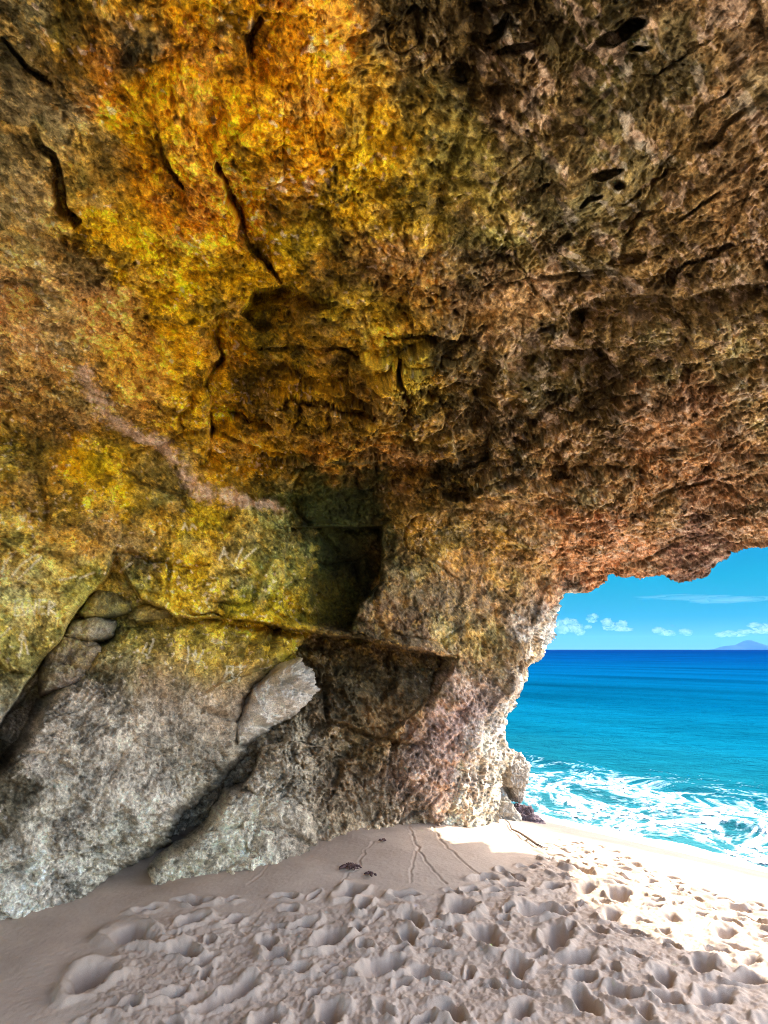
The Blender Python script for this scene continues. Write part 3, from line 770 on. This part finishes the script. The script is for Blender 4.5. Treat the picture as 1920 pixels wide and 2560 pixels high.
def build_sea():
    ang = np.concatenate([np.linspace(-90, -4, 30, endpoint=False), np.linspace(-4, 52, 620, endpoint=False), np.linspace(52, 140, 40)]) * math.pi / 180
    rad = np.concatenate([np.linspace(4, 7, 10, endpoint=False), 1 / np.linspace(1 / 7., 1 / 400., 760, endpoint=False), np.exp(np.linspace(math.log(400), math.log(60000), 60))])
    A, R = [g.ravel() for g in np.meshgrid(ang, rad)]
    x, y = np.sin(A) * R, np.cos(A) * R
    p = np.stack([x, y, 0 * x], 1)
    z = SEA_Z + sea_height(x, y, p)
    s = (x + y) * .7071; c = (x - y) * .7071
    # foam
    q = np.stack([s, c * .8, 0 * s], 1).astype(F32)
    warp = np.stack([perlin(q, .9, 831), perlin(q, .9, 832), 0 * s], 1)
    q2 = q + .55 * warp
    l1 = 1 - np.abs(fbm(q2, 1.5, 4, .6, 841)) * 3.0
    l2 = 1 - np.abs(fbm(q2, 4.0, 3, .6, 851)) * 2.8
    l3 = 1 - np.abs(fbm(q2, 10, 3, .6, 855)) * 2.6
    clump = fbm(q, .45, 3, .5, 861)
    edge = s - 8.62 - .28 * fbm(np.stack([c * .5, 0 * c, 0 * c], 1), 1, 3, .5, 871)
    zone = sstep(0, .5, edge) * (1 - sstep(2.0, 4.9, edge + 1.3 * clump))
    f = .42 * l1 + .42 * l2 + .34 * l3 + .45 * clump - 1.12 + 0.86 * zone
    f = np.where(zone < .02, -1, f)
    f = np.maximum(f, np.where((edge > -.30) & (edge < .16 + .14 * clump), .25, -1))
    V = np.stack([x, y, z], 1)
    F = grid_faces(len(rad), len(ang))
    m, nt, b = mat('sea_water')
    L_ = nt.links.new
    tc = node(nt, 'ShaderNodeTexCoord')
    at = node(nt, 'ShaderNodeAttribute', attribute_name='mineral')
    L_(at.outputs['Color'], b.inputs['Base Color'])
    b.inputs['Roughness'].default_value = .22; b.inputs['IOR'].default_value = 1.33
    b.inputs['Specular IOR Level'].default_value = .0
    mp = node(nt, 'ShaderNodeMapping'); mp.inputs['Rotation'].default_value = (0, 0, math.radians(20)); mp.inputs['Scale'].default_value = (.45, 1, 1)
    L_(tc.outputs['Object'], mp.inputs['Vector'])
    n1 = node(nt, 'ShaderNodeTexNoise', Scale=1.6, Detail=8.0, Roughness=.62, Distortion=.6)
    L_(mp.outputs['Vector'], n1.inputs['Vector'])
    bp = node(nt, 'ShaderNodeBump', Strength=1.0, Distance=.35); L_(n1.outputs['Fac'], bp.inputs['Height']); L_(bp.outputs['Normal'], b.inputs['Normal'])
    sn = s + 2.0 * clump * (1 - np.exp(-np.maximum(s - 9, 0) / 10))
    stops = [8, 10, 13, 18, 30, 60, 150, 500, 3000]
    cols = .28 * 2 ** (2.9 - EXPO) * np.array([(.12, .42, .46), (.05, .38, .46), (.014, .32, .44), (.004, .26, .42), (.001, .19, .38), (.001, .15, .37), (.001, .10, .33), (.001, .062, .27), (.001, .045, .22)])
    C = np.stack([np.interp(sn, stops, cols[:, k]) for k in range(3)], 1)
    streak = fbm(np.stack([s * .16, c * .03, 0 * s], 1), 1, 4, .55, 881) * np.exp(-s / 300)
    C *= (1 + .45 * streak)[:, None]
    aer = sstep(-.45, .05, f)[:, None] * .75 * (s < 17)[:, None]
    C = C * (1 - aer) + aer * np.array([.26, .42, .48])
    o = link_mesh('sea', V, F, m, None, C); tag(o, kind='structure')
    # foam lies on the water as its own crust
    th = f > .02
    Ff = F[th[F].sum(1) >= 3]
    Vf, F2, ff = pick(V, Ff, np.ones(len(Ff), bool), f)
    Vf = Vf.copy(); Vf[:, 2] += .004 + .015 * sstep(.0, .6, ff) + .01 * sstep(0, .5, ff) * perlin(Vf.astype(F32), 9, 891)
    m2, nt, b = mat('foam'); b.inputs['Base Color'].default_value = (.72, .76, .80, 1); b.inputs['Roughness'].default_value = .8
    o = link_mesh('sea_foam', Vf, F2, m2); tag(o, 'white lacy foam of a wave washing up the beach', 'foam', kind='stuff')
build_sea()

# ------------------------------------------------------------------ shoreline rocks
def free_rock(name, loc, size, label, cat, col, seed, group=None, amp=.35):
    n = 120
    u = np.linspace(0, 2 * math.pi, 2 * n, endpoint=False); v = np.linspace(.02, math.pi - .02, n)
    U, Vv = [g.ravel() for g in np.meshgrid(u, v)]
    d = np.stack([np.cos(U) * np.sin(Vv), np.sin(U) * np.sin(Vv), np.cos(Vv)], 1)
    r = 1 + amp * fbm((d + seed).astype(F32), 1.3, 3, .5, 901) + .10 * fbm((d + seed).astype(F32), 5, 5, .65, 911, True)
    V = d * r[:, None] * np.array(size) + np.array(loc)
    i = np.arange(n * 2 * n).reshape(n, 2 * n); j = np.roll(i, -1, 1)
    F = np.stack([i[:-1], i[1:], j[1:], j[:-1]], -1).reshape(-1, 4)
    C = np.array(col) * (1 + .35 * fbm(V.astype(F32), 7, 4, .6, 921))[:, None]
    tv = [np.append(i[0][::-1], [])]
    o = link_mesh(name, V, F, ROCK, None, np.clip(C, .01, .8))
    return tag(o, label, cat, group)

def at_px(px, py, y):
    d = dirs(px, py); t = y / d[1]
    return EYE + d * t
a = at_px(1262, 1970, 9.0)
free_rock('shore_rock', (a[0] - .22, 9.0, -.80), (.30, .5, .36), 'low pale rock half buried in sand at the foot of the sunlit cave mouth', 'rock', (.30, .27, .22), 3.1)
a = at_px(1290, 1900, 9.6)
free_rock('shore_rock', (a[0] - .12, 9.6, a[2] - .2), (.30, .45, .32), 'sunlit pale rock jutting seaward from the cave mouth just above the foam', 'rock', (.40, .34, .27), 8.2)
a = at_px(1330, 1985, 9.2)
free_rock('shore_rock', (a[0] - .22, 9.25, -1.0), (.34, .42, .26), 'small dark purplish rock at the edge of the sand beside the foam', 'rock', (.11, .08, .09), 5.7)

# ------------------------------------------------------------------ distant island
def build_island():
    D = 24000.
    pts = [(1795, 1624), (1812, 1616), (1838, 1614), (1852, 1605), (1866, 1602), (1880, 1603), (1895, 1611), (1915, 1619), (1935, 1624)]
    nx, ny = 240, 40
    us = np.linspace(1780, 1990, nx); 
    prof = np.interp(us, [1780, 1797, 1812, 1838, 1852, 1862, 1880, 1892, 1912, 1940, 1965, 1990], [0, 2, 9, 11, 17, 22, 22, 17, 10, 6, 4, 0])
    X, Yv = [g.ravel() for g in np.meshgrid((us - 960) / FPX * D / 1.029, np.linspace(-700, 700, ny))]
    hp = np.interp(X, (us - 960) / FPX * D / 1.029, prof) / FPX * D / 1.029
    p = np.stack([X, Yv, 0 * X], 1) / 900.
    z = SEA_Z - 5 + hp * np.clip(1 - (Yv / 700) ** 2, 0, 1) ** .8 * (1 + .18 * fbm(p.astype(F32), 1.2, 4, .55, 951))
    m, nt, b = mat('island_scrub')
    n1 = node(nt, 'ShaderNodeTexNoise', Scale=.004, Detail=4.0)
    tc = node(nt, 'ShaderNodeTexCoord'); nt.links.new(tc.outputs['Object'], n1.inputs['Vector'])
    r = node(nt, 'ShaderNodeValToRGB'); r.color_ramp.elements[0].color = (.012, .028, .014, 1); r.color_ramp.elements[1].color = (.035, .05, .03, 1)
    nt.links.new(n1.outputs['Fac'], r.inputs['Fac']); nt.links.new(r.outputs['Color'], b.inputs['Base Color']); b.inputs['Roughness'].default_value = 1.0; b.inputs['Specular IOR Level'].default_value = 0
    o = link_mesh('island_hill', np.stack([X, D + Yv, z], 1), grid_faces(ny, nx), m)
    tag(o, kind='structure')
build_island()

# ------------------------------------------------------------------ small things on the sand
def ground_z(px, py):
    qx, qy = to_px(GROUND[0])
    return GROUND[0][np.argmin((qx - px) ** 2 + (qy - py) ** 2)].copy()

def tube(name, pts, rads, m, parent=None, seg=7):
    V, F = [], []
    pts = [np.array(p, float) for p in pts]
    for k, p in enumerate(pts):
        d = pts[min(k + 1, len(pts) - 1)] - pts[max(k - 1, 0)]; d /= np.linalg.norm(d)
        a = np.cross(d, [0, 0, 1.]); a /= np.linalg.norm(a) + 1e-9; b = np.cross(a, d)
        for q in range(seg):
            w = 2 * math.pi * q / seg
            V.append(p + rads[k] * (math.cos(w) * a + math.sin(w) * b))
    n = len(pts)
    for k in range(n - 1):
        for q in range(seg):
            F.append([k * seg + q, k * seg + (q + 1) % seg, (k + 1) * seg + (q + 1) % seg, (k + 1) * seg + q])
    return np.array(V), np.array(F)

mw, nt, b = mat('driftwood')
n1 = node(nt, 'ShaderNodeTexNoise', Scale=60.0, Detail=4.0)
r = node(nt, 'ShaderNodeValToRGB'); r.color_ramp.elements[0].color = (.05, .03, .02, 1); r.color_ramp.elements[1].color = (.16, .11, .07, 1)
nt.links.new(n1.outputs['Fac'], r.inputs['Fac']); nt.links.new(r.outputs['Color'], b.inputs['Base Color']); b.inputs['Roughness'].default_value = .85

pp = [(1263, 2055), (1272, 2063), (1281, 2078), (1298, 2088), (1320, 2104), (1345, 2118), (1369, 2132)]
P3 = []
for k, (px, py) in enumerate(pp):
    g = ground_z(px, py).copy(); g[2] += .028 + .006 * math.sin(k * 2.1); P3.append(g)
V, F = tube('twig', P3, [.007, .009, .010, .011, .012, .011, .007], mw)
tw = link_mesh('twig', V, F, mw); tag(tw, 'long thin dark twig lying on the sunlit sand by the cave mouth', 'twig')

mg, nt, b = mat('seaweed')
n1 = node(nt, 'ShaderNodeTexNoise', Scale=40.0, Detail=3.0)
r = node(nt, 'ShaderNodeValToRGB'); r.color_ramp.elements[0].color = (.035, .018, .018, 1); r.color_ramp.elements[1].color = (.12, .05, .04, 1)
nt.links.new(n1.outputs['Fac'], r.inputs['Fac']); nt.links.new(r.outputs['Color'], b.inputs['Base Color']); b.inputs['Roughness'].default_value = .6
def seaweed(px, py, size, n, label):
    g = ground_z(px, py); AV, AF, o = [], [], 0
    for k in range(n):
        a = random.uniform(0, 2 * math.pi); l = size * random.uniform(.5, 1)
        c = np.array([random.gauss(0, size * .25), random.gauss(0, size * .18), 0])
        pts = []
        for q in range(6):
            s = q / 5
            a += random.uniform(-.5, .5)
            c = c + np.array([math.cos(a), math.sin(a), 0]) * l / 5
            pts.append(g + c * np.array([1, .7, 1]) + np.array([0, 0, .012 + .03 * size / .15 * math.sin(math.pi * s) * random.uniform(.4, 1)]))
        V, F = tube('', pts, [.006, .008, .009, .008, .006, .003], mg, seg=5)
        AV.append(V); AF.append(F + o); o += len(V)
    ob = link_mesh('seaweed', np.concatenate(AV), np.concatenate(AF), mg)
    tag(ob, label, 'seaweed')
seaweed(876, 2172, .075, 18, 'larger tangle of dark red seaweed on the smooth shaded sand')
seaweed(926, 2190, .045, 9, 'smaller scrap of dark red seaweed beside the larger tangle')
seaweed(957, 2104, .03, 6, 'tiny dark scrap of seaweed on sand near the foot of the wall')

# ------------------------------------------------------------------ clouds
mc, nt, b = mat('cloud_vapour')
nt.nodes.remove(b)
pv = node(nt, 'ShaderNodeVolumePrincipled'); pv.inputs['Color'].default_value = (.9, .9, .9, 1); pv.inputs['Density'].default_value = .00035; pv.inputs['Anisotropy'].default_value = .2
nt.links.new(pv.outputs['Volume'], nt.nodes['Material Output'].inputs['Volume'])
ctc = node(nt, 'ShaderNodeTexCoord'); cn = node(nt, 'ShaderNodeTexNoise', Scale=.0032, Detail=5.0, Roughness=.6)
nt.links.new(ctc.outputs['Object'], cn.inputs['Vector'])
cm = node(nt, 'ShaderNodeMapRange'); cm.inputs[1].default_value = .38; cm.inputs[2].default_value = .72; cm.inputs[3].default_value = 0; cm.inputs[4].default_value = .00045
nt.links.new(cn.outputs['Fac'], cm.inputs[0]); nt.links.new(cm.outputs[0], pv.inputs['Density'])
mc2, nt, b = mat('cirrus_vapour')
nt.nodes.remove(b)
pv2 = node(nt, 'ShaderNodeVolumePrincipled'); pv2.inputs['Color'].default_value = (.98, .98, .98, 1); pv2.inputs['Density'].default_value = .00003
nt.links.new(pv2.outputs['Volume'], nt.nodes['Material Output'].inputs['Volume'])
CD = 30000.
SOFT = 1.3
def cloud(puffs, label, m=mc, group='cumulus clouds low over the sea', depth=500, D=CD):
    """puffs: list of (px, py, rx px, ry px)"""
    import bmesh
    bm = bmesh.new()
    for px, py, rx, ry in puffs:
        d = dirs(px, py); p = EYE + d * (D / d[1]) + np.array([0, random.uniform(-300, 300), 0])
        k = D / FPX
        r = bmesh.ops.create_icosphere(bm, subdivisions=4, radius=1.0)
        vs = r['verts']
        co = np.array([v.co[:] for v in vs])
        h = 1 + .35 * fbm((co + px * .37).astype(F32), 1.7, 3, .55, 971)
        co = co * h[:, None] * np.array([rx * k * SOFT, depth, ry * k * SOFT]) + p
        for v, c in zip(vs, co): v.co = c
    me = bpy.data.meshes.new('cloud'); bm.to_mesh(me); bm.free()
    me.materials.append(m)
    o = bpy.data.objects.new('cloud', me); COL.objects.link(o)
    tag(o, label, 'cloud', group)
def puffs(x0, x1, y0, y1, n, r):
    out = []
    for k in range(n):
        f = random.random()
        out.append((x0 + (x1 - x0) * f, y1 - (y1 - y0) * random.random() ** 1.5, r * random.uniform(.6, 1.3), r * random.uniform(.5, 1)))
    return out
cloud([(1408, 1574, 12, 9), (1420, 1556, 11, 9), (1432, 1558, 10, 8), (1428, 1572, 12, 8), (1444, 1570, 11, 9), (1452, 1580, 9, 7), (1465, 1568, 5, 4), (1400, 1560, 8, 12)],
      'largest puffy white cloud, right beside the sunlit cave edge')
cloud([(1478, 1542, 8, 6), (1484, 1550, 7, 5), (1472, 1547, 5, 4)], 'small lone white cloud puff above and between the two largest clouds')
cloud([(1518, 1556, 9, 8), (1528, 1568, 12, 6), (1545, 1572, 14, 5), (1556, 1560, 9, 7), (1566, 1574, 12, 4), (1524, 1562, 8, 8)], 'second puffy cloud with twin white tops')
cloud([(1640, 1576, 10, 6), (1654, 1582, 10, 6), (1668, 1582, 10, 5), (1680, 1584, 8, 5), (1708, 1580, 9, 6), (1718, 1584, 6, 4)], 'long low broken cloud in the middle of the horizon')
cloud([(1812, 1586, 10, 5), (1825, 1584, 11, 6), (1858, 1580, 10, 5), (1840, 1588, 20, 3)], 'faint flat cloud over the distant island')
cloud([(1894, 1562, 8, 5), (1905, 1568, 10, 6), (1920, 1572, 14, 10), (1895, 1580, 10, 4)], 'hazy cloud at the right edge above the island')
cloud([(1680, 1492, 60, 2.2), (1745, 1494, 70, 2.4), (1815, 1500, 65, 5), (1850, 1499, 60, 4)], 'thin stretched streak of white cloud high over the horizon', mc2, None, 1500)

# ------------------------------------------------------------------ air over the sea
def build_haze():
    import bmesh
    bm = bmesh.new(); bmesh.ops.create_cube(bm, size=1)
    me = bpy.data.meshes.new('haze'); bm.to_mesh(me); bm.free()
    o = bpy.data.objects.new('haze', me); COL.objects.link(o)
    o.scale = (56000, 33000, 660); o.location = (0, 12000, 660 / 2 - 12)
    m, nt, b = mat('sea_air'); nt.nodes.remove(b)
    v = node(nt, 'ShaderNodeVolumePrincipled'); v.inputs['Color'].default_value = (.14, .45, 1, 1); v.inputs['Density'].default_value = 1.3e-5
    nt.links.new(v.outputs['Volume'], nt.nodes['Material Output'].inputs['Volume'])
    me.materials.append(m)
    tag(o, 'thin blue air fading the island', 'haze', kind='stuff')
build_haze()

# ------------------------------------------------------------------ light
SUN = np.array([2.4, 1.75, 2.5]); SUN /= np.linalg.norm(SUN)
el = math.asin(SUN[2]); az = math.atan2(SUN[0], SUN[1])
w = bpy.data.worlds.new('World'); scene.world = w; w.use_nodes = True
nt = w.node_tree; L_ = nt.links.new
bg = nt.nodes['Background']; bg.inputs['Strength'].default_value = .15
sky = node(nt, 'ShaderNodeTexSky', sky_type='NISHITA', sun_disc=False, sun_elevation=el, sun_rotation=az, air_density=1.0, dust_density=2.6, ozone_density=1.0)
tc = node(nt, 'ShaderNodeTexCoord')
sep = node(nt, 'ShaderNodeSeparateXYZ'); L_(tc.outputs['Generated'], sep.inputs[0])
rp = node(nt, 'ShaderNodeValToRGB')
e = rp.color_ramp.elements
k = 1 / (.15 * 2 ** EXPO)
def skyc(r, g, b): return tuple(float(v) * k for v in lin((r, g, b))) + (1,)
e[0].position = 0; e[0].color = skyc(125, 196, 206)
e[1].position = .05; e[1].color = skyc(50, 180, 203)
for pos, c in ((.11, skyc(0, 176, 212)), (.19, skyc(5, 150, 216)), (.40, skyc(60, 150, 225))):
    n = e.new(pos); n.color = c
L_(sep.outputs['Z'], rp.inputs['Fac'])
mr = node(nt, 'ShaderNodeMapRange'); mr.inputs[1].default_value = .24; mr.inputs[2].default_value = .48
L_(sep.outputs['Z'], mr.inputs[0])
mr2 = node(nt, 'ShaderNodeMapRange'); mr2.inputs[1].default_value = .45; mr2.inputs[2].default_value = .05
L_(sep.outputs['Y'], mr2.inputs[0])
mxx = node(nt, 'ShaderNodeMath', operation='MAXIMUM'); L_(mr.outputs[0], mxx.inputs[0]); L_(mr2.outputs[0], mxx.inputs[1])
mx = node(nt, 'ShaderNodeMix', data_type='RGBA'); L_(mxx.outputs[0], mx.inputs['Factor'])
L_(rp.outputs['Color'], mx.inputs['A']); L_(sky.outputs['Color'], mx.inputs['B'])
L_(mx.outputs['Result'], bg.inputs['Color'])

sun = bpy.data.lights.new('sun', 'SUN'); sun.energy = 2.0; sun.angle = math.radians(.5); sun.color = (1, .91, .78)
so = bpy.data.objects.new('sun', sun); COL.objects.link(so)
from mathutils import Vector
so.rotation_euler = Vector(SUN).to_track_quat('Z', 'Y').to_euler()
so.location = (6, 8, 10)

# ------------------------------------------------------------------ camera
cam = bpy.data.cameras.new('camera'); co = bpy.data.objects.new('camera', cam); COL.objects.link(co)
co.location = EYE; co.rotation_euler = (math.pi / 2 + PITCH, 0, 0)
cam.sensor_fit = 'VERTICAL'; cam.sensor_height = 36; cam.lens = FPX / H * 36
cam.clip_start = .05; cam.clip_end = 200000
scene.camera = co
scene.view_settings.view_transform = 'Standard'; scene.view_settings.look = 'None'
scene.view_settings.exposure = EXPO; scene.view_settings.gamma = 1
scene.cycles.filter_width = 1.0; scene.cycles.use_denoising = True; scene.cycles.denoising_prefilter = 'NONE'; scene.cycles.use_adaptive_sampling = False; scene.cycles.max_bounces = 10; scene.cycles.diffuse_bounces = 6; scene.cycles.volume_bounces = 3
